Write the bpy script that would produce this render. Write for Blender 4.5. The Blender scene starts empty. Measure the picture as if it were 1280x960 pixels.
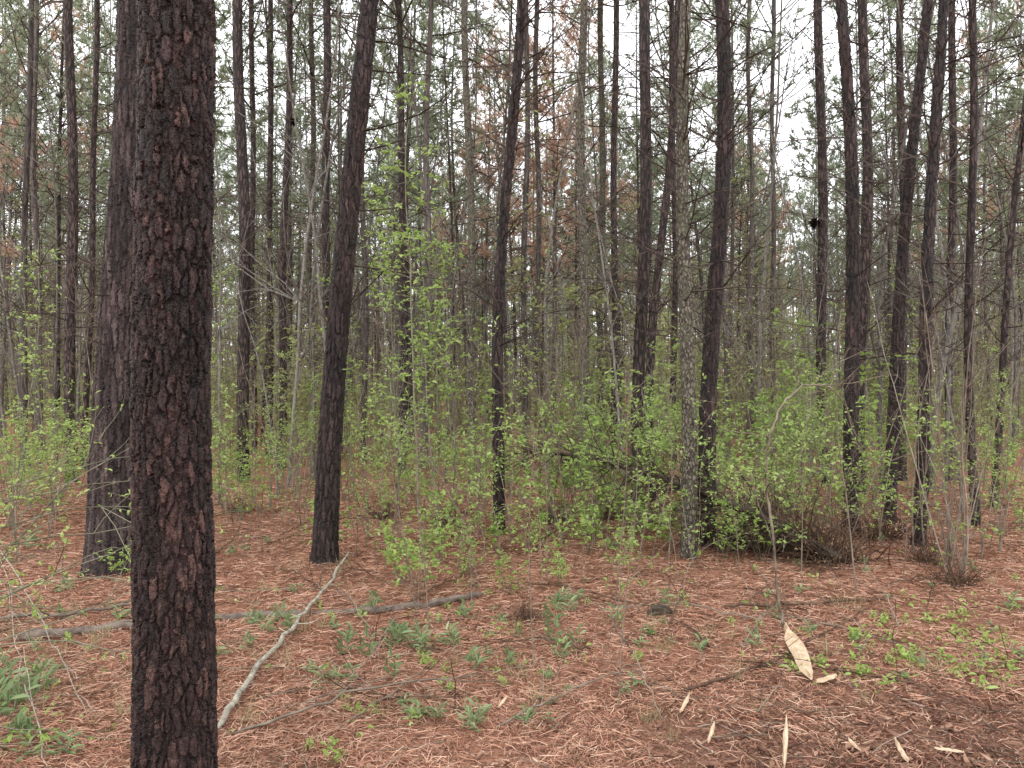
import bpy, math, random
import numpy as np
rng = np.random.default_rng(11)
random.seed(11)
scene = bpy.context.scene
COL = scene.collection
F = 924.0
CAMZ = 1.6

# ------------------------------------------------------------------ helpers
def gh(x, y):
    x = np.asarray(x, float); y = np.asarray(y, float)
    r = np.sqrt(x*x+y*y)
    far = np.clip((r-14)/30, 0, 1)
    return (0.03*np.sin(0.9*x+1.3)*np.cos(0.7*y) + 0.015*np.sin(2.3*x+1.1*y)
            + 0.010*np.sin(5.1*x-3.3*y)+0.007*np.sin(8.7*x+6.1*y+1)
            + far*0.3*np.sin(x/9.0)*np.cos(y/11.0))

def g1(x, y):
    return float(gh(x, y))

def make_mesh(name, parts, mats, smooth=True):
    vs, li, ls, mi = [], [], [], []
    vo = 0; lo = 0
    for V, Fc, m in parts:
        if len(V) == 0: continue
        V = np.asarray(V, float); Fc = np.asarray(Fc, int)
        vs.append(V); k = Fc.shape[1]; n = len(Fc)
        li.append((Fc+vo).ravel())
        ls.append(lo+np.arange(n)*k)
        mi.append(np.full(n, m))
        vo += len(V); lo += n*k
    V = np.concatenate(vs); LI = np.concatenate(li); LS = np.concatenate(ls); MI = np.concatenate(mi)
    me = bpy.data.meshes.new(name)
    me.vertices.add(len(V)); me.vertices.foreach_set('co', V.ravel())
    me.loops.add(len(LI)); me.loops.foreach_set('vertex_index', LI.astype(np.int32))
    me.polygons.add(len(LS)); me.polygons.foreach_set('loop_start', LS.astype(np.int32))
    me.polygons.foreach_set('material_index', MI.astype(np.int32))
    me.update(calc_edges=True)
    me.polygons.foreach_set('use_smooth', np.full(len(LS), smooth))
    for m in mats: me.materials.append(m)
    return me

def norm(a):
    return a/np.maximum(np.linalg.norm(a, axis=-1, keepdims=True), 1e-9)

def tube(P, R, n=5, rough=0.0):
    P = np.asarray(P, float); R = np.asarray(R, float)
    k = len(P)
    T = norm(np.gradient(P, axis=0))
    ref = np.array([1., 0, 0]) if abs(T[:, 2].mean()) > 0.7 else np.array([0, 0, 1.])
    A = norm(np.cross(T, ref)); B = np.cross(T, A)
    a = np.arange(n)*2*math.pi/n
    RR = R[:, None]*np.ones((1, n))
    if rough: RR = RR*(1+rough*rng.standard_normal((k, n)))
    V = P[:, None, :]+RR[..., None]*(np.cos(a)[None, :, None]*A[:, None, :]+np.sin(a)[None, :, None]*B[:, None, :])
    i = np.arange(k-1)[:, None]*n; j = np.arange(n)[None, :]; j2 = (j+1) % n
    Q = np.stack([i+j, i+j2, i+n+j2, i+n+j], -1).reshape(-1, 4)
    return V.reshape(-1, 3), Q

def wander(p0, d, L, k=5, jit=0.15, grav=0.0):
    p = np.array(p0, float); d = np.array(d, float); d /= np.linalg.norm(d)
    pts = [p.copy()]; s = L/(k-1)
    for _ in range(k-1):
        d = d+jit*rng.standard_normal(3); d[2] += grav; d /= np.linalg.norm(d)
        p = p+d*s; pts.append(p.copy())
    return np.array(pts)

def leaves(pos, d, size, wr=0.5, flat=0.45):
    pos = np.asarray(pos, float); n = len(pos)
    d = norm(np.asarray(d, float)); size = np.asarray(size, float)[:, None]
    up = np.array([0, 0, 1.])+flat*rng.standard_normal((n, 3))
    s = norm(np.cross(d, up)); nn = np.cross(s, d)
    w = size*wr*0.5; f = size*0.10
    V = np.stack([pos, pos+d*size*.28+s*w*.85+nn*f, pos+d*size*.66+s*w*.8+nn*f, pos+d*size-nn*f,
                  pos+d*size*.66-s*w*.8+nn*f, pos+d*size*.28-s*w*.85+nn*f], 1).reshape(-1, 3)
    b = np.arange(n)[:, None]*6
    Q = np.concatenate([b+np.array([[0, 1, 2, 3]]), b+np.array([[0, 3, 4, 5]])])
    return V, Q

def leafq(pos, size, wr=.6):
    pos = np.asarray(pos, float); n = len(pos); size = np.asarray(size, float)[:, None]
    d = norm(rng.standard_normal((n, 3))); s = norm(np.cross(d, rng.standard_normal((n, 3))))
    V = np.stack([pos, pos+d*size*.45+s*size*wr*.5, pos+d*size, pos+d*size*.45-s*size*wr*.5], 1).reshape(-1, 3)
    return V, np.arange(n*4).reshape(-1, 4)

def blades(pos, d, nb, L, w, cone=0.75):
    pos = np.repeat(np.asarray(pos, float), nb, 0); d = np.repeat(np.asarray(d, float), nb, 0)
    n = len(pos)
    dd = norm(norm(d)+cone*rng.standard_normal((n, 3)))
    s = norm(np.cross(dd, rng.standard_normal((n, 3))))
    l = L*rng.uniform(.7, 1.2, (n, 1))
    V = np.stack([pos-s*w*.5, pos+s*w*.5, pos+dd*l], 1).reshape(-1, 3)
    return V, np.arange(n*3).reshape(-1, 3)

def tag(o, label, cat, group=None, kind=None):
    if label: o["label"] = label
    if cat: o["category"] = cat
    if group: o["group"] = group
    if kind: o["kind"] = kind

def single(name, me, loc=(0, 0, 0), rotz=0, scale=1, label=None, cat=None, group=None, kind=None):
    o = bpy.data.objects.new(name, me); COL.objects.link(o)
    o.location = loc; o.rotation_euler[2] = rotz
    o.scale = (scale,)*3 if np.isscalar(scale) else scale
    tag(o, label, cat, group, kind)
    return o

def thing(name, parts, loc, rotz=0, scale=1, label='', cat='', group=None, tilt=(0, 0)):
    e = bpy.data.objects.new(name, None); COL.objects.link(e)
    e.empty_display_size = 0.2
    e.location = loc; e.rotation_euler = (tilt[0], tilt[1], rotz)
    e.scale = (scale,)*3 if np.isscalar(scale) else scale
    tag(e, label, cat, group)
    for pn, me in parts:
        o = bpy.data.objects.new(pn, me); COL.objects.link(o); o.parent = e
    return e

# ------------------------------------------------------------------ materials
def newmat(name):
    m = bpy.data.materials.new(name); m.use_nodes = True
    nt = m.node_tree; nt.nodes.clear()
    out = nt.nodes.new('ShaderNodeOutputMaterial')
    return m, nt, out

def nd(nt, t, **kw):
    n = nt.nodes.new(t)
    for k, v in kw.items():
        if k.startswith('i_'):
            key = k[2:]; key = int(key) if key.isdigit() else key.replace('_', ' ')
            n.inputs[key].default_value = v
        else: setattr(n, k, v)
    return n

def ramp(nt, fac, stops, interp='LINEAR'):
    r = nt.nodes.new('ShaderNodeValToRGB'); r.color_ramp.interpolation = interp
    el = r.color_ramp.elements
    while len(el) > 1: el.remove(el[-1])
    el[0].position = stops[0][0]; el[0].color = (*stops[0][1], 1)
    for p, c in stops[1:]:
        e = el.new(p); e.color = (*c, 1)
    nt.links.new(fac, r.inputs['Fac'])
    return r.outputs['Color']

def math_(nt, op, a, b=None, c=None):
    n = nt.nodes.new('ShaderNodeMath'); n.operation = op
    for i, v in enumerate((a, b, c)):
        if v is None: continue
        if isinstance(v, (int, float)): n.inputs[i].default_value = v
        else: nt.links.new(v, n.inputs[i])
    return n.outputs[0]

def bark_mat(name, dark, mid, hi, scale=26, zs=0.42, disp=0.012, rough=0.5, dist=.035, ew=.2, kf=.95, ke=.45, kb=1.5, bias=0.0):
    """dense displaced bark"""
    m, nt, out = newmat(name); L = nt.links.new
    tc = nd(nt, 'ShaderNodeTexCoord'); oi = nd(nt, 'ShaderNodeObjectInfo')
    off = nd(nt, 'ShaderNodeVectorMath', operation='SCALE'); off.inputs[0].default_value = (7, 5, 31); L(oi.outputs['Random'], off.inputs['Scale'])
    add = nd(nt, 'ShaderNodeVectorMath', operation='ADD'); L(tc.outputs['Object'], add.inputs[0]); L(off.outputs[0], add.inputs[1])
    n1 = nd(nt, 'ShaderNodeTexNoise', i_Scale=22.0, i_Detail=4.0, i_Roughness=.7); L(add.outputs[0], n1.inputs['Vector'])
    sub = nd(nt, 'ShaderNodeVectorMath', operation='SUBTRACT'); L(n1.outputs['Color'], sub.inputs[0]); sub.inputs[1].default_value = (.5, .5, .5)
    sc = nd(nt, 'ShaderNodeVectorMath', operation='MULTIPLY'); L(sub.outputs[0], sc.inputs[0]); sc.inputs[1].default_value = (dist, dist, dist*2.2)
    ad2 = nd(nt, 'ShaderNodeVectorMath', operation='ADD'); L(add.outputs[0], ad2.inputs[0]); L(sc.outputs[0], ad2.inputs[1])
    mp = nd(nt, 'ShaderNodeMapping'); mp.inputs['Scale'].default_value = (1, 1, zs); L(ad2.outputs[0], mp.inputs['Vector'])
    v = nd(nt, 'ShaderNodeTexVoronoi', feature='DISTANCE_TO_EDGE', i_Scale=float(scale)); L(mp.outputs[0], v.inputs['Vector'])
    vc = nd(nt, 'ShaderNodeTexVoronoi', feature='F1', i_Scale=float(scale)); L(mp.outputs[0], vc.inputs['Vector'])
    mp2 = nd(nt, 'ShaderNodeMapping'); mp2.inputs['Scale'].default_value = (1, 1, 1.5); L(mp.outputs[0], mp2.inputs['Vector'])
    v2 = nd(nt, 'ShaderNodeTexVoronoi', feature='DISTANCE_TO_EDGE', i_Scale=float(scale*2.3)); L(mp2.outputs[0], v2.inputs['Vector'])
    edge = nd(nt, 'ShaderNodeMapRange', interpolation_type='SMOOTHSTEP'); L(v.outputs['Distance'], edge.inputs['Value'])
    edge.inputs['From Max'].default_value = ew
    e2 = nd(nt, 'ShaderNodeMapRange', interpolation_type='SMOOTHSTEP'); L(v2.outputs['Distance'], e2.inputs['Value'])
    e2.inputs['From Max'].default_value = 0.14
    fn = nd(nt, 'ShaderNodeTexNoise', i_Scale=float(scale*2.2), i_Detail=6.0, i_Roughness=0.75); L(mp.outputs[0], fn.inputs['Vector'])
    bn = nd(nt, 'ShaderNodeTexNoise', i_Scale=7.0, i_Detail=4.0, i_Roughness=0.7); L(mp.outputs[0], bn.inputs['Vector'])
    sepc = nd(nt, 'ShaderNodeSeparateColor'); L(vc.outputs['Color'], sepc.inputs[0])
    h = math_(nt, 'MULTIPLY', edge.outputs[0], math_(nt, 'ADD', ke, math_(nt, 'MULTIPLY', sepc.outputs[0], 0.5)))
    h = math_(nt, 'ADD', h, math_(nt, 'MULTIPLY', e2.outputs[0], 0.22))
    h = math_(nt, 'ADD', h, math_(nt, 'MULTIPLY', fn.outputs[0], kf))
    cf = math_(nt, 'ADD', math_(nt, 'MULTIPLY', h, 0.33), math_(nt, 'MULTIPLY', math_(nt, 'SUBTRACT', bn.outputs[0], 0.5), kb))
    cf = math_(nt, 'ADD', cf, math_(nt, 'MULTIPLY', math_(nt, 'SUBTRACT', fn.outputs[0], 0.5), 1.3))
    cf = math_(nt, 'ADD', cf, math_(nt, 'MULTIPLY', math_(nt, 'SUBTRACT', sepc.outputs[1], 0.5+bias), .3))
    col = ramp(nt, cf, [(0.12, dark), (0.50, mid), (0.92, hi)])
    p = nd(nt, 'ShaderNodeBsdfPrincipled')
    L(col, p.inputs['Base Color'])
    rr = nd(nt, 'ShaderNodeMapRange'); L(bn.outputs[0], rr.inputs['Value']); rr.inputs['From Min'].default_value = .3; rr.inputs['From Max'].default_value = .7
    rr.inputs['To Min'].default_value = rough-.1; rr.inputs['To Max'].default_value = rough+.3
    L(rr.outputs[0], p.inputs['Roughness']); p.inputs['Specular IOR Level'].default_value = 0.4
    dn = nd(nt, 'ShaderNodeDisplacement', i_Midlevel=1.2, i_Scale=float(disp)); L(h, dn.inputs['Height']); L(dn.outputs[0], out.inputs['Displacement'])
    m.displacement_method = 'BOTH'
    L(p.outputs[0], out.inputs['Surface'])
    return m

def bark_cheap(name, stops, scale=30, zs=.22, bump=.014, vor=True, rough=.65, spots=None):
    m, nt, out = newmat(name); L = nt.links.new
    tc = nd(nt, 'ShaderNodeTexCoord'); oi = nd(nt, 'ShaderNodeObjectInfo')
    off = nd(nt, 'ShaderNodeVectorMath', operation='SCALE'); off.inputs[0].default_value = (7, 5, 31); L(oi.outputs['Random'], off.inputs['Scale'])
    mp = nd(nt, 'ShaderNodeMapping'); mp.inputs['Scale'].default_value = (1, 1, zs); L(tc.outputs['Object'], mp.inputs['Vector'])
    L(off.outputs[0], mp.inputs['Location'])
    n = nd(nt, 'ShaderNodeTexNoise', i_Scale=float(scale), i_Detail=3.0, i_Roughness=.7); L(mp.outputs[0], n.inputs['Vector'])
    h = n.outputs[0]
    if vor:
        mx = nd(nt, 'ShaderNodeMix', data_type='VECTOR'); mx.inputs['Factor'].default_value = .04
        L(mp.outputs[0], mx.inputs['A']); L(n.outputs['Color'], mx.inputs['B'])
        v = nd(nt, 'ShaderNodeTexVoronoi', feature='DISTANCE_TO_EDGE', i_Scale=float(scale*.8)); L(mx.outputs['Result'], v.inputs['Vector'])
        e = math_(nt, 'MINIMUM', math_(nt, 'MULTIPLY', v.outputs['Distance'], 4.5), 1.0)
        h = math_(nt, 'ADD', math_(nt, 'MULTIPLY', e, .45), math_(nt, 'MULTIPLY', n.outputs[0], .9))
    f = math_(nt, 'ADD', h, math_(nt, 'MULTIPLY', math_(nt, 'SUBTRACT', oi.outputs['Random'], .5), .18))
    col = ramp(nt, f, stops)
    if spots:
        sn = nd(nt, 'ShaderNodeTexNoise', i_Scale=9.0, i_Detail=4.0, i_Roughness=.75); L(tc.outputs['Object'], sn.inputs['Vector'])
        mr = nd(nt, 'ShaderNodeMapRange'); L(sn.outputs[0], mr.inputs['Value']); mr.inputs['From Min'].default_value = .48; mr.inputs['From Max'].default_value = .6; mr.inputs['To Max'].default_value = .75
        mx2 = nd(nt, 'ShaderNodeMix', data_type='RGBA'); L(mr.outputs[0], mx2.inputs['Factor']); L(col, mx2.inputs['A']); mx2.inputs['B'].default_value = (*spots, 1)
        col = mx2.outputs['Result']
    p = nd(nt, 'ShaderNodeBsdfPrincipled', i_Roughness=rough); p.inputs['Specular IOR Level'].default_value = 0.3
    L(col, p.inputs['Base Color'])
    b = nd(nt, 'ShaderNodeBump', i_Strength=1.0, i_Distance=float(bump)); L(h, b.inputs['Height']); L(b.outputs[0], p.inputs['Normal'])
    L(p.outputs[0], out.inputs['Surface'])
    return m

def leaf_mat(name, stops, trans=0.4, isl=.65):
    m, nt, out = newmat(name); L = nt.links.new
    g = nd(nt, 'ShaderNodeNewGeometry'); oi = nd(nt, 'ShaderNodeObjectInfo')
    f = math_(nt, 'ADD', math_(nt, 'MULTIPLY', g.outputs['Random Per Island'], isl), math_(nt, 'MULTIPLY', oi.outputs['Random'], 1-isl))
    col = ramp(nt, f, stops)
    p = nd(nt, 'ShaderNodeBsdfDiffuse'); L(col, p.inputs['Color'])
    if trans > 0:
        t = nd(nt, 'ShaderNodeBsdfTranslucent'); L(col, t.inputs[0])
        mx = nd(nt, 'ShaderNodeMixShader', i_0=trans); L(p.outputs[0], mx.inputs[1]); L(t.outputs[0], mx.inputs[2]); L(mx.outputs[0], out.inputs['Surface'])
    else: L(p.outputs[0], out.inputs['Surface'])
    return m

def wood_mat(name, c1, c2, scale=12, zs=1.0, c3=None, bump=False):
    m, nt, out = newmat(name); L = nt.links.new
    tc = nd(nt, 'ShaderNodeTexCoord'); g = nd(nt, 'ShaderNodeNewGeometry')
    mp = nd(nt, 'ShaderNodeMapping'); mp.inputs['Scale'].default_value = (1, 1, zs); L(tc.outputs['Object'], mp.inputs['Vector'])
    n = nd(nt, 'ShaderNodeTexNoise', i_Scale=float(scale), i_Detail=5.0 if bump else 2.0, i_Roughness=.7); L(mp.outputs[0], n.inputs['Vector'])
    f = math_(nt, 'ADD', n.outputs[0], math_(nt, 'MULTIPLY', math_(nt, 'SUBTRACT', g.outputs['Random Per Island'], 0.5), 0.35))
    st = [(0.32, c1), (0.68, c2)]
    if c3: st.append((0.85, c3))
    col = ramp(nt, f, st)
    if bump:
        p = nd(nt, 'ShaderNodeBsdfPrincipled', i_Roughness=.75); p.inputs['Specular IOR Level'].default_value = .3
        L(col, p.inputs['Base Color'])
        b = nd(nt, 'ShaderNodeBump', i_Strength=1.0, i_Distance=.01); L(n.outputs[0], b.inputs['Height']); L(b.outputs[0], p.inputs['Normal'])
    else:
        p = nd(nt, 'ShaderNodeBsdfDiffuse'); L(col, p.inputs['Color'])
    L(p.outputs[0], out.inputs['Surface'])
    return m

M_bark_fg = bark_mat('bark_wet_near', (.009, .006, .006), (.045, .025, .022), (.17, .090, .075), scale=36, zs=.30, disp=.013, rough=.38, dist=.036, ew=.19, kf=.8, ke=.55, kb=1.0)
M_bark_d = bark_mat('bark_dark_detailed', (.010, .007, .007), (.040, .026, .024), (.13, .08, .072), scale=25, zs=.22, disp=.014, rough=.5, dist=.035, kf=.75, ke=.6, kb=1.1)
M_bark_g = bark_mat('bark_grey_detailed', (.016, .011, .011), (.065, .045, .042), (.19, .14, .13), scale=22, zs=.15, disp=.018, rough=.6, dist=.05, kf=.8, ke=.6)
M_bark = bark_cheap('bark_dark', [(.35, (.009, .007, .006)), (.72, (.038, .026, .024)), (1.05, (.13, .088, .078))], scale=32)
M_bark_haze = bark_cheap('bark_hazed', [(.3, (.030, .024, .021)), (.5, (.090, .074, .066)), (.72, (.20, .165, .145))], scale=26, vor=False)  # farther pines: distance haze painted in as a lighter, greyer bark colour
M_bark_moss = bark_cheap('bark_mossy', [(.45, (.026, .021, .017)), (.78, (.12, .10, .078)), (1.05, (.27, .24, .195))], scale=44, zs=.5, bump=.02, spots=(.145, .145, .09))
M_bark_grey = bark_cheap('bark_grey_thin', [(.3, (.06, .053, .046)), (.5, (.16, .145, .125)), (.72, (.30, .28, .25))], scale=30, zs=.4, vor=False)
M_twig = wood_mat('twig_dark', (.045, .034, .030), (.12, .092, .08), 9)
M_stem = wood_mat('stem_tan', (.12, .095, .07), (.29, .24, .19), 8, c3=(.38, .34, .29))
M_stem_g = wood_mat('stem_grey_green', (.12, .12, .08), (.26, .25, .18), 8)
M_pale = wood_mat('pale_lichen_branch', (.12, .10, .075), (.44, .41, .33), 22, c3=(.62, .62, .54), bump=True)
M_log = wood_mat('old_log', (.06, .046, .038), (.23, .18, .145), 14, c3=(.40, .34, .29), bump=True)
M_mlog = wood_mat('mossy_limb', (.025, .02, .014), (.085, .062, .042), 12, c3=(.14, .14, .075), bump=True)
M_split = wood_mat('split_wood', (.36, .24, .14), (.70, .54, .38), 14, zs=.2, bump=True)
M_chip = wood_mat('chips', (.10, .045, .033), (.32, .19, .135), 5, c3=(.66, .50, .37))
M_brown = wood_mat('dead_vine', (.05, .03, .022), (.16, .105, .075), 10)
M_leaf = leaf_mat('leaf_spring', [(0, (.21, .32, .07)), (.5, (.40, .54, .16)), (1, (.60, .72, .32))], .48)
M_leaf2 = leaf_mat('leaf_undergrowth', [(0, (.22, .26, .09)), (.5, (.38, .43, .18)), (1, (.55, .59, .29))], .48)
M_needle = leaf_mat('needles_green', [(0, (.19, .235, .15)), (.5, (.31, .36, .235)), (1, (.44, .485, .34))], .5)
M_needle_h = leaf_mat('needles_hazy', [(0, (.28, .31, .23)), (.5, (.40, .43, .33)), (1, (.54, .56, .46))], .5)  # paler grey-green needles, distance haze painted into the colour
M_needle_b = leaf_mat('needles_brown', [(0, (.44, .29, .21)), (.6, (.64, .45, .34)), (1, (.72, .57, .46))], .5)
M_weed = leaf_mat('weed_leaf', [(0, (.14, .20, .09)), (.5, (.26, .35, .17)), (1, (.42, .49, .28))], .3)
M_grass = leaf_mat('grass_blade', [(0, (.22, .24, .11)), (.5, (.38, .36, .2)), (1, (.5, .42, .27))], .3)
M_litter = leaf_mat('needle_litter', [(0, (.12, .05, .034)), (.35, (.32, .15, .098)), (.7, (.51, .285, .195)), (1, (.66, .46, .34))], .0, isl=.97)
M_dry = leaf_mat('dry_leaf', [(0, (.10, .05, .03)), (.5, (.24, .14, .09)), (1, (.42, .29, .2))], .0)

def ground_mat():
    m, nt, out = newmat('forest_floor'); L = nt.links.new
    tc = nd(nt, 'ShaderNodeTexCoord')
    P = tc.outputs['Object']
    big = nd(nt, 'ShaderNodeTexNoise', i_Scale=.9, i_Detail=3.0, i_Roughness=.6); L(P, big.inputs['Vector'])
    fs = []
    for ang, sc in ((.4, 1), (1.9, 1.1)):
        mp = nd(nt, 'ShaderNodeMapping'); mp.inputs['Rotation'].default_value = (0, 0, ang); mp.inputs['Scale'].default_value = (14*sc, 230*sc, 20)
        L(P, mp.inputs['Vector'])
        n = nd(nt, 'ShaderNodeTexNoise', i_Scale=1.0, i_Detail=2.0, i_Distortion=.6); L(mp.outputs[0], n.inputs['Vector']); fs.append(n.outputs[0])
    f = math_(nt, 'MAXIMUM', fs[0], fs[1])
    fine = nd(nt, 'ShaderNodeTexNoise', i_Scale=60.0, i_Detail=3.0, i_Roughness=.7); L(P, fine.inputs['Vector'])
    ff = math_(nt, 'ADD', math_(nt, 'MULTIPLY', f, .8), math_(nt, 'MULTIPLY', fine.outputs[0], .25))
    needle = ramp(nt, ff, [(.40, (.09, .038, .027)), (.54, (.25, .118, .076)), (.66, (.42, .235, .16)), (.8, (.56, .37, .27))])
    soil = ramp(nt, fine.outputs[0], [(.3, (.05, .024, .018)), (.5, (.17, .09, .065)), (.7, (.36, .23, .165))])
    sub = nd(nt, 'ShaderNodeVectorMath', operation='SUBTRACT'); L(P, sub.inputs[0]); sub.inputs[1].default_value = (2.3, 3.0, 0)
    ms = nd(nt, 'ShaderNodeVectorMath', operation='MULTIPLY'); L(sub.outputs[0], ms.inputs[0]); ms.inputs[1].default_value = (.55, 1.0, 0)
    ln = nd(nt, 'ShaderNodeVectorMath', operation='LENGTH'); L(ms.outputs[0], ln.inputs[0])
    d = math_(nt, 'ADD', ln.outputs['Value'], math_(nt, 'MULTIPLY', math_(nt, 'SUBTRACT', big.outputs[0], .5), 1.6))
    mr = nd(nt, 'ShaderNodeMapRange'); L(d, mr.inputs['Value']); mr.inputs['From Min'].default_value = .6; mr.inputs['From Max'].default_value = 1.35
    mr.inputs['To Min'].default_value = .9; mr.inputs['To Max'].default_value = 0
    mr2 = nd(nt, 'ShaderNodeMapRange'); L(big.outputs[0], mr2.inputs['Value']); mr2.inputs['From Min'].default_value = .50; mr2.inputs['From Max'].default_value = .68
    mr2.inputs['To Max'].default_value = .7
    mk = math_(nt, 'MAXIMUM', mr.outputs[0], mr2.outputs[0])
    mx = nd(nt, 'ShaderNodeMix', data_type='RGBA'); L(mk, mx.inputs['Factor']); L(needle, mx.inputs['A']); L(soil, mx.inputs['B'])
    p = nd(nt, 'ShaderNodeBsdfDiffuse')
    L(mx.outputs['Result'], p.inputs['Color'])
    b = nd(nt, 'ShaderNodeBump', i_Strength=1.0, i_Distance=.02); L(fine.outputs[0], b.inputs['Height']); L(b.outputs[0], p.inputs['Normal'])
    L(p.outputs[0], out.inputs['Surface'])
    return m

s = np.linspace(-1, 1, 420)
cx = 260*np.sign(s)*np.abs(s)**2.6; cy = 5+260*np.sign(s)*np.abs(s)**2.6
X, Y = np.meshgrid(cx, cy); Z = gh(X, Y)
V = np.stack([X, Y, Z], -1).reshape(-1, 3); n = len(s)
i = np.arange(n-1)[:, None]*n; j = np.arange(n-1)[None, :]
Q = np.stack([i+j, i+j+1, i+n+j+1, i+n+j], -1).reshape(-1, 4)
single('ground', make_mesh('ground', [(V, Q, 0)], [ground_mat()]), label='forest floor covered with rust coloured pine needles', cat='ground', kind='structure')

# ------------------------------------------------------------------ pine generator
def gen_pine(H, radf, cen, cb, nlive, ndead, deadlo, hs, sides, rough, mt, mn, blade_w=.016, nb=13, reach=1.0, deadL=1.3, bl=.2, sub=3.2, dsub=3.5, deadhi=None, dr=1.0):
    hs = np.asarray(hs)
    P = cen(hs); R = radf(hs)
    trunk = make_mesh('trunk', [(*tube(P, R, sides, rough), 0)], [mt])
    parts = []; tp = []; td = []
    deadhi = deadhi or cb+2.0
    def at(h): return cen(np.array([h]))[0], float(radf(np.array([h]))[0])
    for _ in range(nlive):
        u = rng.random(); h = cb+(H-cb)*u*.98
        p, r = at(h); az = rng.uniform(0, 2*math.pi); el = rng.uniform(.05, .6)+u*.5
        L = reach*(2.3*(1-u)**.6+.35)*rng.uniform(.6, 1.1)
        d = (math.cos(az)*math.cos(el), math.sin(az)*math.cos(el), math.sin(el))
        pts = wander(p, d, L, 6, .10, .05)
        parts.append((*tube(pts, np.linspace(max(.008, min(.03, r*.4)), .005, 6), 3), 0))
        tp.append(pts[-1]); td.append(pts[-1]-pts[-2])
        for q in range(int(3+L*sub)):
            t = rng.uniform(.3, 1)*5; k = min(int(t), 4); b = pts[k]+(pts[k+1]-pts[k])*(t-k)
            dd = norm(pts[k+1]-pts[k])+rng.standard_normal(3)*.7; dd[2] += .25; dd = norm(dd)
            l = rng.uniform(.2, .55); e = b+dd*l
            parts.append((*tube([b, e], [.005, .003], 3), 0))
            tp += [e, b+dd*l*.55]; td += [dd, dd]
    for _ in range(ndead):
        h = rng.uniform(deadlo, deadhi)
        p, r = at(h); az = rng.uniform(0, 2*math.pi); el = rng.uniform(-.15, .75)
        L = deadL*rng.uniform(.25, 1.3)
        d = (math.cos(az)*math.cos(el), math.sin(az)*math.cos(el), math.sin(el))
        pts = wander(p, d, L, 6, .13, .03)
        r0 = rng.uniform(.006, .013)*dr
        parts.append((*tube(pts, np.linspace(r0, .003*dr, 6), 3), 0))
        for q in range(int(L*dsub)):
            k = rng.integers(1, 5); dd = norm(pts[k+1]-pts[k])+rng.standard_normal(3)*.6
            parts.append((*tube(wander(pts[k], dd, rng.uniform(.15, .5)*L, 3, .2), np.array([.0045, .0035, .002])*dr, 3), 0))
    if tp: parts.append((*blades(tp, td, nb, bl, blade_w), 1))
    crown = make_mesh('crown', parts, [M_twig, mn], smooth=False)
    return [('trunk', trunk), ('crown', crown)]

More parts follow.
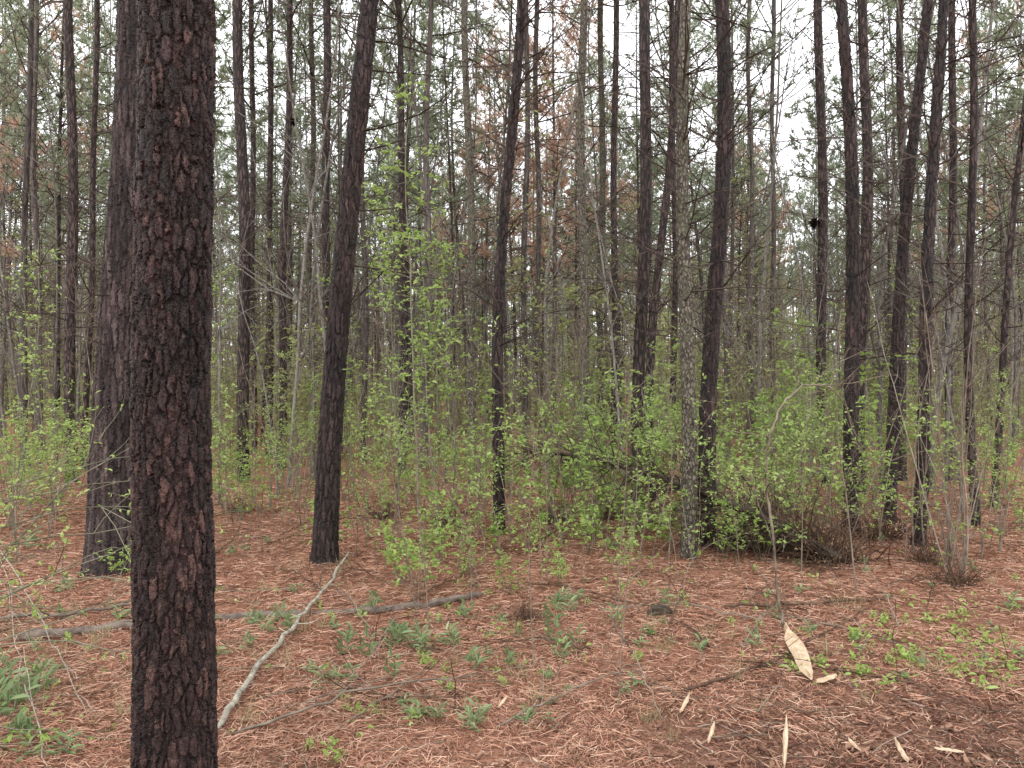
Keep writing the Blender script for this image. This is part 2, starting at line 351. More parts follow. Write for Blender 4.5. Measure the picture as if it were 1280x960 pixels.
heroes = [
 (140, 6.3, 172, 60, 50, 0, M_bark_g, 'thick grey-brown pine trunk with deeply furrowed bark'),
 (406, 6.6, 462, 31, 22, -8, M_bark_d, 'leaning dark wet pine trunk with young leaves beside it'),
 (624, 7.8, 652, 15, 12, -4, M_bark_d, 'slender dark pine with a slight lean and dead side twigs'),
 (885, 7.4, 897, 22, 16, 3, M_bark_d, 'straight dark pine beside a pale mossy trunk'),
 (860, 6.9, 857, 20, 13, 0, M_bark_moss, 'pale grey-green mossy trunk beside a dark pine'),
 (797, 9.0, 806, 16, 13, -3, M_bark, 'dark pine rising out of leafy green shrubs'),
 (812, 9.9, 852, 12, 8, -4, M_bark, 'thin dark pine leaning away from its neighbour'),
 (1064, 8.2, 1050, 19, 13, 6, M_bark_d, 'dark pine with rough bark among bare saplings'),
 (1110, 8.6, 1158, 16, 11, -6, M_bark_d, 'leaning dark pine with rough wet bark'),
 (1148, 7.4, 1184, 16, 12, 0, M_bark_d, 'dark pine leaning beside pale bare saplings'),
 (1076, 11.0, 1079, 14, 11, 2, M_bark, 'tall straight dark pine with dead side branches'),
 (1032, 12.0, 1024, 13, 10, 0, M_bark, 'tall dark pine holding a dark leaf nest'),
 (1220, 8.3, 1214, 11, 8, 0, M_bark, 'thin brown pine with bare lower branches'),
 (305, 12.0, 299, 15, 12, 2, M_bark, 'straight dark pine standing in green undergrowth'),
 (90, 12.0, 88, 14, 10, 0, M_bark, 'straight dark pine standing in green undergrowth'),
 (411, 12.5, 408, 11, 9, 0, M_bark, 'straight dark pine standing in green undergrowth'),
 (503, 13.5, 497, 10, 7, 3, M_bark, 'thin dark pine with broken branch stubs'),
 (726, 11.0, 727, 12, 9, 0, M_bark_moss, 'grey-green mossy trunk in leafy undergrowth'),
 (766, 14.0, 768, 9, 7, 0, M_bark, 'thin straight dark pine'),
 (752, 15.0, 754, 8, 7, 0, M_bark_moss, 'thin grey-green mossy trunk'),
 (592, 12.0, 583, 10, 8, 0, M_bark_moss, 'grey-green mossy trunk in leafy undergrowth'),
 (531, 14.0, 535, 9, 6, 0, M_bark_haze, 'thin straight brown pine'),
 (352, 14.0, 364, 10, 7, 0, M_bark, 'thin dark pine carrying a dark clump of needles'),
 (336, 16.0, 338, 8, 6, 0, M_bark, 'thin straight dark pine'),
 (318, 17.0, 316, 7, 6, 0, M_bark, 'thin straight dark pine'),
 (1242, 9.5, 1292, 9, 6, -5, M_bark, 'thin curved pine leaning outward'),
 (1128, 12.5, 1124, 11, 8, 0, M_bark, 'tall straight dark pine with dead side branches'),
 (1190, 12.5, 1192, 10, 8, 0, M_bark, 'thin straight dark pine'),
 (907, 16.0, 905, 8, 7, 0, M_bark_haze, 'thin straight brown pine'),
 (655, 14.5, 660, 8, 6, 0, M_bark_haze, 'thin straight brown pine'),
 (676, 18.0, 672, 7, 6, 0, M_bark_haze, 'thin straight brown pine'),
 (842, 15.0, 838, 8, 6, 2, M_bark, 'thin dark pine with dead side branches'),
 (28, 13.0, 40, 8, 6, 0, M_bark_haze, 'thin straight brown pine'),
 (50, 16.0, 42, 7, 6, 0, M_bark_haze, 'thin straight brown pine'),
 (105, 14.0, 118, 8, 6, 3, M_bark, 'thin dark pine with dead side branches'),
 (390, 16.0, 392, 7, 6, 0, M_bark_moss, 'thin grey-green mossy trunk'),
 (455, 15.0, 450, 7, 6, 0, M_bark_haze, 'thin straight brown pine'),
 (940, 17.0, 938, 6, 5, 0, M_bark_haze, 'thin straight brown pine'),
 (970, 18.0, 968, 6, 5, 0, M_bark_haze, 'thin straight brown pine'),
]
taken = []
def hero_pine(pb, d, pt, wb, wt, bow, mt, lab):
    X0 = (pb-640)/F*d; Ht = CAMZ+480/F*d; X1 = (pt-640)/F*d
    H = max(15.5, Ht+2)+rng.uniform(0, 2); dx = X1-X0; bw = bow/F*d
    ph = rng.uniform(0, 6); amp = rng.uniform(.015, .045)
    def cen(h):
        h = np.asarray(h, float); t = h/Ht
        x = dx*np.where(t < 1, t, 1+(t-1)*.35)+bw*np.sin(np.clip(t, 0, 1)*math.pi)+amp*np.sin(h*1.1+ph)-amp*math.sin(ph)
        y = amp*1.5*np.sin(h*.8+ph*2)-amp*1.5*math.sin(ph*2)
        return np.stack([x, y, h], -1)
    ra = wb/2/F*d; rb = wt/2/F*d
    def rad(h):
        h = np.asarray(h, float)
        r = np.where(h < Ht, ra+(rb-ra)*(h/Ht), rb+(0.022-rb)*np.clip((h-Ht)/(H-Ht), 0, 1))
        return r*(1+.2*np.exp(-np.maximum(h, 0)/.12))
    dense = mt in (M_bark_d, M_bark_g)
    if dense:
        dz = .012 if wb > 28 else .02; sd = 100 if wb > 28 else 44
        hs = np.concatenate([np.arange(-.15, Ht+.6, dz), np.linspace(Ht+.7, H, 60)]); ro = 0.006
    else:
        hs = np.concatenate([np.arange(-.15, Ht+.6, .06), np.linspace(Ht+.7, H, 50)]); sd = 16; ro = .035
    near = d < 10
    parts = gen_pine(H, rad, cen, H-(5.5 if near else 8), 14 if near else 28, 58 if near else 48, 1.9, hs, sd, ro, mt, M_needle, blade_w=.018, nb=8, reach=.9, deadL=1.05 if near else 1.25, deadhi=Ht+1.5, dr=1.0)
    taken.append((X0, d))
    return thing('pine_tree', parts, (X0, d, g1(X0, d)), label=lab, cat='tree', group='pine trees in the wood')
for hr in heroes: hero_pine(*hr)

d = 2.55; X0 = (217-640)/F*d
def cenf(h):
    h = np.asarray(h, float)
    return np.stack([np.interp(h, [0, .3, 1.6, 2.95, 16], [0.004, 0, -.008, .013, .2])+.004*np.sin(h*3), .01*np.sin(h*1.3), h], -1)
def radfg(h):
    h = np.asarray(h, float)
    r = np.interp(h, [-.2, .3, 1.6, 3.0, 16], [.138, .135, .124, .120, .03])
    return r*(1+.25*np.exp(-np.maximum(h, 0)/.12))
hs = np.concatenate([np.arange(-.15, 3.5, .0038), np.linspace(3.52, 16, 200)])
parts = gen_pine(16, radfg, cenf, 11, 16, 12, 4, hs, 280, 0.0, M_bark_fg, M_needle, reach=.8, nb=8, blade_w=.02)
thing('pine_tree', parts, (X0, d, g1(X0, d)), label='dark wet pine trunk with scaly reddish-black bark', cat='tree', group='pine trees in the wood')
taken.append((X0, d))

# ------------------------------------------------------------------ forest pines
variants = []
for v in range(8):
    H = rng.uniform(14, 18.5); r0 = rng.uniform(.05, .092); a = rng.uniform(.05, .25); ph = rng.uniform(0, 6)
    cen = lambda h, a=a, ph=ph: np.stack([a*np.sin(np.asarray(h)*.35+ph)-a*math.sin(ph), a*np.cos(np.asarray(h)*.28+ph)-a*math.cos(ph), np.asarray(h, float)], -1)
    rad = lambda h, r0=r0, H=H: (r0*(1-.82*np.clip(np.asarray(h)/H, 0, 1)))*(1+.25*np.exp(-np.maximum(np.asarray(h), 0)/.15))
    hs = np.linspace(-.3, H, 70)
    variants.append(gen_pine(H, rad, cen, H*rng.uniform(.30, .54), 40, 42, 1.8, hs, 7, .04, M_bark if v % 3 == 0 else M_bark_haze, M_needle, blade_w=.036, nb=8, bl=.24, reach=1.1, sub=2.6, dsub=2.0, deadL=1.5, dr=1.15))
deadvar = []
for v in range(2):
    H = 13+v; cen = lambda h: np.stack([.08*np.sin(np.asarray(h)*.4), .05*np.cos(np.asarray(h)*.3)-.05, np.asarray(h, float)], -1)
    rad = lambda h, H=H: .075*(1-.8*np.clip(np.asarray(h)/H, 0, 1))
    deadvar.append(gen_pine(H, rad, cen, 4.5, 44, 16, 2.0, np.linspace(-.3, H, 90), 8, .04, M_bark_haze, M_needle_b, blade_w=.034, nb=7, bl=.24, reach=1.15))
for (px, dd, k) in [(635, 23, 0), (690, 21, 1), (610, 28, 1), (50, 20, 1), (945, 31, 0), (680, 30, 0), (725, 27, 1), (1250, 24, 0), (590, 33, 0)]:
    x = (px-640)/F*dd; taken.append((x, dd))
    thing('pine_tree', deadvar[k], (x, dd, g1(x, dd)), rng.uniform(0, 6.28), .95+.15*rng.random(), 'dying pine tree with rust-brown needles', 'tree', 'pine trees in the wood')
cnt = 0; tries = 0
while cnt < 225 and tries < 30000:
    tries += 1
    y = math.sqrt(rng.uniform(13.5**2, 54**2)); x = rng.uniform(-.80, .80)*y
    if any((x-a)**2+(y-b)**2 < 1.9**2 for a, b in taken): continue
    if y < 20 and any(abs(x/y-a/b) < .012 for a, b in taken if b < 9): continue
    taken.append((x, y)); cnt += 1
    v = int(rng.integers(0, 8)); sc = rng.uniform(.7, 1.1)
    lab = 'tall dark pine with high green needle crown' if v % 3 == 0 else 'tall brown pine with high green needle crown'
    thing('pine_tree', variants[v], (x, y, g1(x, y)), rng.uniform(0, 6.28), (sc*rng.uniform(.7, 1.15),)*2+(sc,), lab, 'tree', 'pine trees in the wood', tilt=(rng.normal(0, .015), rng.normal(0, .022)))

parts = []
for q in range(360):
    y = math.sqrt(rng.uniform(48**2, 112**2)); x = rng.uniform(-.86, .86)*y; H = rng.uniform(11, 18); z = g1(x, y)
    parts.append((*tube(np.array([[x, y, z-.3], [x+.1, y, z+H*.5], [x+rng.normal(0, .3), y, z+H]]), [.11, .08, .03], 4), 0))
    n = 110; hh = rng.uniform(.10, 1, n); rr = (1.15-hh)*3.2*np.sqrt(rng.random(n)); az = rng.uniform(0, 6.28, n)
    pos = np.stack([x+rr*np.cos(az), y+rr*np.sin(az), z+hh*H], -1)
    parts.append((*blades(pos, np.stack([np.cos(az), np.sin(az), .4+0*az], -1), 6, .45, .12, 1.0), 2 if rng.random() < .1 else 1))
n = 26000; yy = rng.uniform(95, 125, n); xx = rng.uniform(-.9, .9, n)*yy; zz = 19*rng.random(n)**1.4
parts.append((*leafq(np.stack([xx, yy, zz], -1), rng.uniform(.7, 1.5, n), .7), 1))
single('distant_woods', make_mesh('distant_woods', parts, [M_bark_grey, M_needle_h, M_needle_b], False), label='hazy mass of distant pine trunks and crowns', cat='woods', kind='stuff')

# ------------------------------------------------------------------ shrubs
def gen_shrub(H, nst, spread, nb, nl, leaf, r, mstem, mleaf, horiz=.8, start=.25, twigf=.3, k=9, jit=.09, arch=.02):
    sp = []; lp = []; ld = []
    for _ in range(nst):
        az = rng.uniform(0, 6.28); t = spread*rng.uniform(.2, 1)
        L = H*rng.uniform(.6, 1.05)
        pts = wander((rng.normal(0, .03), rng.normal(0, .03), -.05), (math.cos(az)*t, math.sin(az)*t, 1), L, k, jit, arch)
        sp.append((*tube(pts, np.linspace(r*rng.uniform(.6, 1), r*.25, k), 5), 0))
        for b in range(nb):
            f = rng.uniform(start, 1)*(k-1)*.999; q = int(f); p = pts[q]+(pts[q+1]-pts[q])*(f-q)
            a2 = rng.uniform(0, 6.28); dd = np.array([math.cos(a2)*horiz, math.sin(a2)*horiz, rng.uniform(.0, .9)])
            l = L*twigf*rng.uniform(.4, 1.1)*(1.15-f/(k-1)*.6)
            tw = wander(p, dd, l, 5, .16, -.01)
            sp.append((*tube(tw, np.linspace(r*.3, r*.12, 5), 3), 0))
            tws = [tw]
            for _2 in range(2):
                q2 = rng.integers(1, 4); t2 = wander(tw[q2], norm(tw[q2+1]-tw[q2])+rng.standard_normal(3)*.6, l*.5, 4, .15)
                sp.append((*tube(t2, np.linspace(r*.18, r*.1, 4), 3), 0)); tws.append(t2)
            for w in tws:
                for _3 in range(nl):
                    f2 = rng.uniform(.25, 1)*(len(w)-1)*.999; q2 = int(f2)
                    lp.append(w[q2]+(w[q2+1]-w[q2])*(f2-q2))
                    e = norm(w[q2+1]-w[q2])+rng.standard_normal(3)*.8; e[2] = e[2]*.5-.1; ld.append(e)
    out = [('stem', make_mesh('stem', sp, [mstem]))]
    if lp: out.append(('foliage', make_mesh('foliage', [(*leaves(lp, ld, leaf*rng.uniform(.5, 1.25, len(lp)), .55), 0)], [mleaf], False)))
    return out

def bare_mesh(H, nst, spread, nb, r, mat, twigf=.35, bend=0.0, nm='bare_sapling'):
    sp = []
    for _ in range(nst):
        az = rng.uniform(0, 6.28); t = spread*rng.uniform(.2, 1); L = H*rng.uniform(.55, 1.05) if nst > 1 else H
        pts = wander((rng.normal(0, .04), rng.normal(0, .04), -.05), (math.cos(az)*t, math.sin(az)*t, 1), L, 12, .05+bend, .02-bend*.3)
        sp.append((*tube(pts, np.linspace(r*rng.uniform(.6, 1), r*.2, 12), 6), 0))
        for b in range(nb):
            q = rng.integers(2, 11); a2 = rng.uniform(0, 6.28)
            l = L*twigf*rng.uniform(.3, 1)*(1.1-q*.07)
            tw = wander(pts[q], (math.cos(a2)*.8, math.sin(a2)*.8, rng.uniform(.3, 1.3)), l, 5, .12, .02)
            sp.append((*tube(tw, np.linspace(r*.3, r*.12, 5), 3), 0))
            for _2 in range(2):
                q2 = rng.integers(1, 4)
                sp.append((*tube(wander(tw[q2], norm(tw[q2+1]-tw[q2])+rng.standard_normal(3)*.6, l*.45, 3, .2), [r*.16, r*.12, r*.08], 3), 0))
    return make_mesh(nm, sp, [mat])

shA = [gen_shrub(1.9, 6, .75, 11, 4, .056, .009, M_stem_g, M_leaf) for _ in range(3)]
shB = [gen_shrub(2.3, 6, .5, 11, 4, .074, .010, M_stem, M_leaf2) for _ in range(4)]
shM = [gen_shrub(2.3, 9, .9, 11, 3, .055, .008, M_stem, M_leaf, arch=-.13) for _ in range(2)]
sapV = [gen_shrub(5.5, 1, .12, 38, 4, .055, .014, M_stem_g, M_leaf, twigf=.11, k=16, jit=.05, start=.12) for _ in range(3)]
sapS = [gen_shrub(2.2, 1, .2, 16, 3, .045, .007, M_stem, M_leaf, twigf=.22, k=12, jit=.08, start=.15) for _ in range(4)]
sapT = [gen_shrub(8.0, 2, .2, 44, 3, .085, .024, M_stem, M_leaf2, twigf=.15, k=16, jit=.05, start=.18) for _ in range(3)]
low = [gen_shrub(.8, 4, .6, 6, 4, .052, .005, M_stem_g, M_leaf, twigf=.35, start=.3) for _ in range(3)]
G_S = 'leafy spring shrubs in the undergrowth'
def put(px, d): return ((px-640)/F*d, d)
def place(parts, name, px, d, sc, label, cat='shrub', group=G_S):
    x, y = put(px, d)
    return thing(name, parts, (x, y, g1(x, y)), rng.uniform(0, 6.28), sc, label, cat, group)
LS = 'bright green leafy shrub with layered thin branches'
for px, dd, k, sc in [(700, 7.4, 0, .7), (745, 7.6, 1, .9), (795, 7.9, 1, 1.05), (985, 9.2, 0, 1.3), (930, 9.6, 2, 1.3), (1015, 10.0, 1, 1.3), (895, 9.2, 1, 1.1), (960, 8.3, 1, .95),
                      (760, 9.2, 2, 1.15), (830, 9.6, 0, 1.1), (600, 9.0, 2, .7), (480, 9.2, 1, .6), (530, 9.0, 2, .75), (330, 9.3, 2, .7), (280, 9.4, 0, .8), (235, 9.0, 1, .6), (300, 8.7, 1, .5), (45, 8.6, 1, .75), (70, 9.6, 2, .9), (430, 10.2, 0, .7),
                      (15, 8.0, 0, .7), (1090, 9.8, 1, .7), (1255, 9.3, 2, .8), (640, 10.4, 1, .8), (350, 10.8, 0, .8), (1150, 10.8, 2, .7), (1055, 10.2, 0, .9), (1275, 8.0, 1, .6), (0, 9.6, 2, 1.0)]:
    place(shA[k], 'leafy_shrub', px, dd, sc, LS)
for px, dd, k, sc in [(925, 7.05, 0, .8), (985, 7.0, 1, .7), (870, 7.7, 1, .85), (1010, 7.6, 0, .9), (745, 8.2, 0, .9)]:
    place(shM[k], 'leafy_shrub', px, dd, sc, 'arching mound of leafy vines over a fallen limb')
for px, dd, k, sc in [(528, 5.6, 0, .75), (508, 5.9, 1, .9), (640, 5.7, 2, .5), (548, 6.6, 1, .9), (150, 6.0, 0, .5), (575, 7.2, 0, .8),
                      (660, 6.9, 2, .7), (590, 6.2, 2, .6), (835, 7.0, 1, .95), (416, 6.9, 2, .9), (800, 6.9, 0, .9), (735, 6.9, 1, .9), (905, 6.75, 2, .7), (620, 6.9, 1, .7), (690, 6.6, 0, .5), (950, 6.7, 0, .8), (770, 6.2, 2, .6), (700, 5.8, 1, .5)]:
    place(low[k], 'leafy_shrub', px, dd, sc, 'small bright green leafy sapling in pine needles')
for px, dd, k, sc in [(530, 6.2, 0, 1.05), (556, 6.9, 1, .8), (490, 7.5, 2, .8), (438, 8.2, 0, .7), (605, 8.5, 2, .6), (515, 9.5, 1, 1.1), (1175, 8.5, 2, .8), (250, 10.0, 1, .8), (20, 7.5, 2, .8), (545, 7.6, 2, 1.0), (500, 10.5, 0, 1.2),
                      (575, 9.5, 1, .9), (735, 9.2, 2, .5), (1040, 9.4, 0, .6), (1100, 9.8, 1, .7), (870, 9.2, 2, .5), (340, 8.6, 0, .5), (65, 9, 1, .8), (460, 7.3, 1, .45),
                      (1020, 7.8, 0, .4), (1215, 7.6, 2, .45), (1250, 8.2, 0, .5), (480, 6.5, 2, .4), (375, 8.0, 1, .45)]:
    place(sapV[k], 'leafy_sapling', px, dd, sc, 'slender sapling with sparse fresh green leaves', 'sapling', 'slender leafy saplings')
for q, (px, dd, sc) in enumerate([(565, 6.0, .8), (600, 5.6, .7), (625, 6.3, .9), (655, 6.5, .8), (680, 5.7, .8), (705, 6.4, 1.0), (730, 5.9, .7), (755, 6.6, 1.0), (790, 6.1, .8), (815, 6.6, .9), (845, 6.0, .7), (875, 6.5, .7), (765, 4.9, .6), (640, 7.2, 1.0), (590, 7.0, 1.0),
                      (470, 6.6, .8), (450, 7.6, .9), (500, 6.9, .9), (925, 6.4, .7), (970, 6.6, .8), (1020, 6.9, .9), (1085, 7.2, .9), (1130, 7.0, .8), (1185, 6.6, .9), (1230, 7.2, .9), (350, 7.9, .8), (300, 7.8, .7), (60, 7.0, .8), (1210, 6.0, .9), (1265, 6.6, .8), (520, 5.3, .6), (830, 7.4, 1.1), (680, 7.6, 1.1), (720, 8.2, 1.2)]):
    place(sapS[q % 4], 'leafy_sapling', px, dd, sc, 'spindly low sapling with sparse yellow-green leaves', 'sapling', 'slender leafy saplings')
c = 0
while c < 185:
    y = math.sqrt(rng.uniform(10.5**2, 29**2)); u = rng.uniform(-.72, .72); x = u*y
    if math.sin(x*.9+1.0)*math.sin(y*.75+x*.3) < -.15 and rng.random() < .75: continue
    c += 1
    L_ = 'yellow-green leafy shrub in dense undergrowth'
    sc = rng.choice([.5, .7, .9, 1.15, 1.45], p=[.22, .27, .25, .16, .10])*rng.uniform(.85, 1.15)
    if rng.random() < .35: thing('leafy_shrub', shA[int(rng.integers(3))], (x, y, g1(x, y)), rng.uniform(0, 6.28), sc, LS, 'shrub', G_S)
    else: thing('leafy_shrub', shB[int(rng.integers(4))], (x, y, g1(x, y)), rng.uniform(0, 6.28), sc, L_, 'shrub', G_S)
for _ in range(55):
    y = rng.uniform(12, 34); x = rng.uniform(-.74, .74)*y
    thing('leafy_sapling', sapT[int(rng.integers(3))], (x, y, g1(x, y)), rng.uniform(0, 6.28), rng.uniform(.45, 1.0), 'tall thin young tree with sparse opening leaves', 'sapling', 'slender leafy saplings')

bare = [bare_mesh(2.6, 1, .15, 9, .009, M_stem) for _ in range(3)]+[bare_mesh(3.6, 2, .18, 10, .011, M_stem) for _ in range(2)]+[bare_mesh(2.4, 4, .35, 6, .008, M_stem) for _ in range(2)]+[bare_mesh(5.5, 1, .1, 16, .020, M_bark_grey, .25) for _ in range(2)]
G_B = 'bare saplings in the wood'
def pb(k, px, d, sc, lab='thin pale leafless sapling standing in pine needles'):
    x, y = put(px, d); single('bare_sapling', bare[k], (x, y, g1(x, y)), rng.uniform(0, 6.28), sc, lab, 'sapling', G_B)
for k, px, dd, sc in [(0, 773, 3.75, .55), (1, 655, 4.3, .6), (2, 540, 4.9, .6), (0, 770, 5.3, .75), (1, 690, 6.0, .7), (2, 1075, 5.6, .85), (5, 1190, 5.9, 1.15), (6, 1205, 6.2, 1.0), (3, 1178, 6.3, .9),
                      (5, 1165, 6.7, 1.0), (6, 1100, 7.3, 1.0), (5, 1050, 7.0, .9), (1, 1000, 6.2, .7), (2, 950, 6.9, .7), (6, 1250, 7.0, .8), (5, 905, 7.0, .7), (3, 1015, 8, .8), (4, 1195, 6.5, .9), (3, 1230, 6.8, .8), (4, 1140, 7.0, .8),
                      (0, 355, 6.8, .5), (1, 320, 7.6, .6), (2, 450, 6.9, .6), (0, 575, 6.4, .6), (5, 600, 7.6, .7), (3, 463, 7.8, .8), (1, 497, 7.1, .8), (2, 660, 7.7, .8), (0, 712, 7.0, .8), (6, 375, 8.6, .8), (6, 690, 8.0, .7), (5, 60, 7.7, .8), (6, 20, 6.8, .7), (0, 1130, 5.9, .6),
                      (5, 740, 7.4, .7), (6, 800, 7.6, .7), (5, 640, 7.2, .6), (3, 560, 8.2, .9), (4, 700, 8.6, .9), (4, 950, 8.5, .8), (3, 620, 9, .9), (2, 330, 7.0, .7), (5, 290, 8.6, .7), (1, 590, 5.6, .5), (0, 520, 5.2, .6), (2, 610, 6.8, .7), (1, 845, 6.2, .7), (0, 875, 5.2, .5)]:
    pb(k, px, dd, sc)
for _ in range(180):
    y = rng.uniform(8.3, 22); px = rng.uniform(-20, 1300)
    pb(int(rng.integers(0, 9)), px, y, rng.uniform(.6, 1.2))
poles = [bare_mesh(10.5, 1, .06, 34, .040, M_bark_grey, .22, nm='bare_tree') for _ in range(3)]
for q in range(66):
    y = rng.uniform(10.5, 34); px = rng.uniform(0, 1280); x = (px-640)/F*y
    single('bare_tree', poles[q % 3], (x, y, g1(x, y)), rng.uniform(0, 6.28), rng.uniform(.7, 1.25), 'slim grey leafless young tree with fine twigs', 'tree', 'slim leafless grey trees')

parts = []
nc = 1500
cyy = np.sqrt(rng.uniform(23**2, 80**2, nc)); cxx = rng.uniform(-.80, .80, nc)*cyy; cz = gh(cxx, cyy)+6.5*rng.random(nc)**2
n = 34
pos = np.repeat(np.stack([cxx, cyy, cz], -1), n, 0)+rng.standard_normal((nc*n, 3))*np.array([.9, .8, .7])
pos[:, 2] = np.maximum(pos[:, 2], gh(pos[:, 0], pos[:, 1])+.02)
parts.append((*leafq(pos, rng.uniform(.10, .22, nc*n)), 1))
for q in range(1500):
    y = rng.uniform(22, 75); x = rng.uniform(-.8, .8)*y; z = g1(x, y); h = rng.uniform(1.5, 12)
    parts.append((*tube([[x, y, z-.1], [x+rng.normal(0, .15), y, z+h*.5], [x+rng.normal(0, .4), y, z+h]], [.030, .022, .008], 3), 0))
single('distant_undergrowth', make_mesh('distant_undergrowth', parts, [M_stem, M_leaf2], False), label='tangled distant undergrowth with yellow-green leaves', cat='undergrowth', kind='stuff')

# ------------------------------------------------------------------ litter
N = 290000
dd = 2.0+10*rng.random(N)**1.3; uu = rng.uniform(-.74, .74, N); x = uu*dd; y = dd
clump = np.sin(x*3.1+np.sin(y*2.3)*2)*np.sin(y*3.7+np.sin(x*1.9)*2)
soilm = np.hypot((x-2.3)*.55, (y-3.0)) < .85+.3*np.sin(x*5+y*3)
keep = (rng.random(N) < .68+.42*clump) & ~(soilm & (rng.random(N) < .65))
x = x[keep]; y = y[keep]; dk = dd[keep]; n = len(x)
a = rng.uniform(0, 6.28, n); L = rng.uniform(.04, .12, n); w = (.0004+.00023*dk)
curv = rng.normal(0, .35, n); tilt = np.abs(rng.normal(0, .10, n))
z = gh(x, y)+rng.uniform(.002, .022, n)
d1 = np.stack([np.cos(a), np.sin(a), tilt], -1); a2 = a+curv; d2 = np.stack([np.cos(a2), np.sin(a2), tilt*rng.uniform(-1, .6, n)], -1)
s1 = np.stack([-np.sin(a), np.cos(a), rng.normal(0, .5, n)], -1)
p0 = np.stack([x, y, z], -1); p1 = p0+d1*(L*.5)[:, None]; p2 = p1+d2*(L*.5)[:, None]
W = w[:, None]
V = np.stack([p0-s1*W, p0+s1*W, p1-s1*W, p1+s1*W, p2-s1*W*.5, p2+s1*W*.5], 1).reshape(-1, 3)
b = np.arange(n)[:, None]*6
Q = np.concatenate([b+np.array([[0, 1, 3, 2]]), b+np.array([[2, 3, 5, 4]])])
single('pine_needle_litter', make_mesh('pine_needle_litter', [(V, Q, 0)], [M_litter], False), label='loose carpet of fallen rust-brown pine needles', cat='pine needles', kind='stuff')

n = 5200; dd = 2.2+8*rng.random(n)**1.2; x = rng.uniform(-.78, .78, n)*dd; y = dd
pos = np.stack([x, y, gh(x, y)+rng.uniform(.01, .03, n)], -1); dv = rng.standard_normal((n, 3)); dv[:, 2] *= .25
single('dry_leaf_litter', make_mesh('dry_leaf_litter', [(*leaves(pos, dv, rng.uniform(.015, .045, n), .55, .5), 0)], [M_dry], False), label='scattered small dry brown leaves', cat='leaf litter', kind='stuff')

def chip(p, L, w, t, a):
    c, s_ = math.cos(a), math.sin(a)
    top = np.array([[-.5, -.4], [.1, -.5], [.5, -.15], [.42, .35], [-.1, .5], [-.5, .3]])*(1+.25*rng.standard_normal((6, 2)))
    top = top*np.array([L, w]); til = rng.normal(0, .25, 2)
    xy = np.stack([top[:, 0]*c-top[:, 1]*s_, top[:, 0]*s_+top[:, 1]*c], -1)
    z = top@til
    return np.concatenate([np.column_stack([xy+p[:2], z+p[2]+t]), np.column_stack([xy*1.02+p[:2], z+p[2]])])
parts = []
for _ in range(12000):
    if rng.random() < .82: cx_, cy_ = rng.normal(1.9, 1.0), 2.3+abs(rng.normal(0, .85))
    else: cy_ = rng.uniform(2.3, 6); cx_ = rng.uniform(-.7, .75)*cy_
    L = rng.uniform(.006, .032)*(2.4 if rng.random() < .06 else 1)
    V = chip((cx_, cy_, g1(cx_, cy_)+.014), L, L*rng.uniform(.12, .35), L*.12+.002, rng.uniform(0, 6.28))
    parts.append((V, np.array([[0, 1, 2, 3, 4, 5]]), 0))
    k = np.arange(6); parts.append((V, np.stack([k, k+6, (k+1) % 6+6, (k+1) % 6], -1), 0))
single('bark_chips', make_mesh('bark_chips', parts, [M_chip], False), label='scattered bark and wood chips on dark soil', cat='wood chips', kind='stuff')

parts = []
for _ in range(1100):
    if rng.random() < .75: y = 2.4+7*rng.random(); x = rng.uniform(-.76, .76)*y
    else: x, y = rng.normal(2.0, .8), 2.3+abs(rng.normal(0, .8))
    a = rng.uniform(0, 6.28); L = rng.uniform(.08, .45)
    pts = wander((x, y, g1(x, y)+.012), (math.cos(a), math.sin(a), 0), L, 4, .12); pts[:, 2] = gh(pts[:, 0], pts[:, 1])+rng.uniform(.012, .028)
    parts.append((*tube(pts, np.linspace(.0032, .0016, 4), 4), 0 if rng.random() < .7 else 1))
single('twig_litter', make_mesh('twig_litter', parts, [M_brown, M_stem], False), label='scattered thin dead twigs on the forest floor', cat='twigs', kind='stuff')

def splinter(p0, p1, w, t, lab):
    p0 = np.array(p0, float); p1 = np.array(p1, float); d_ = norm(p1-p0); s_ = norm(np.cross(d_, [0, 0, 1.])); u_ = np.cross(s_, d_)
    L = np.linalg.norm(p1-p0); k = 9; V = []
    for i_ in range(k):
        f = i_/(k-1); ww = w*(.75+.35*math.sin(f*3)+rng.normal(0, .12))*(1 if f < .8 else .6); c = p0+d_*L*f+s_*rng.normal(0, w*.1)
        if f == 0: ww *= .25
        if f == 1: ww *= .4
        V += [c-s_*ww, c-s_*ww*.3+u_*t*rng.uniform(.6, 1.3), c+s_*ww*.5+u_*t*rng.uniform(.3, 1.2), c+s_*ww, c-u_*t*.3]
    V = np.array(V)-p0; n5 = 5; i_ = np.arange(k-1)[:, None]*n5; j_ = np.arange(n5)[None]; j2 = (j_+1) % n5
    Q = np.stack([i_+j_, i_+j2, i_+n5+j2, i_+n5+j_], -1).reshape(-1, 4)
    me = make_mesh('wood_splinter', [(V, Q, 0), (V[:5], np.array([[0, 1, 2, 3, 4]]), 0), (V[-5:], np.array([[4, 3, 2, 1, 0]]), 0)], [M_split], False)
    single('wood_splinter', me, tuple(p0), label=lab, cat='wood splinter', group='split pieces of pale wood')
def gp(px, py, dz=0.0):
    d_ = CAMZ*F/(py-480); x_ = (px-640)/F*d_; return (x_, d_, g1(x_, d_)+dz)
splinter(gp(1014, 860, .03), gp(982, 797, .08), .042, .022, 'large pale tan split wood shard on pine needles')
splinter(gp(980, 962, .02), gp(983, 905, .03), .009, .01, 'narrow pale splinter of wood on dark soil')
splinter(gp(1135, 958, .02), gp(1118, 930, .03), .010, .01, 'narrow pale splinter of wood on dark soil')
splinter(gp(1168, 940, .02), gp(1205, 950, .03), .008, .008, 'narrow pale splinter of wood on dark soil')
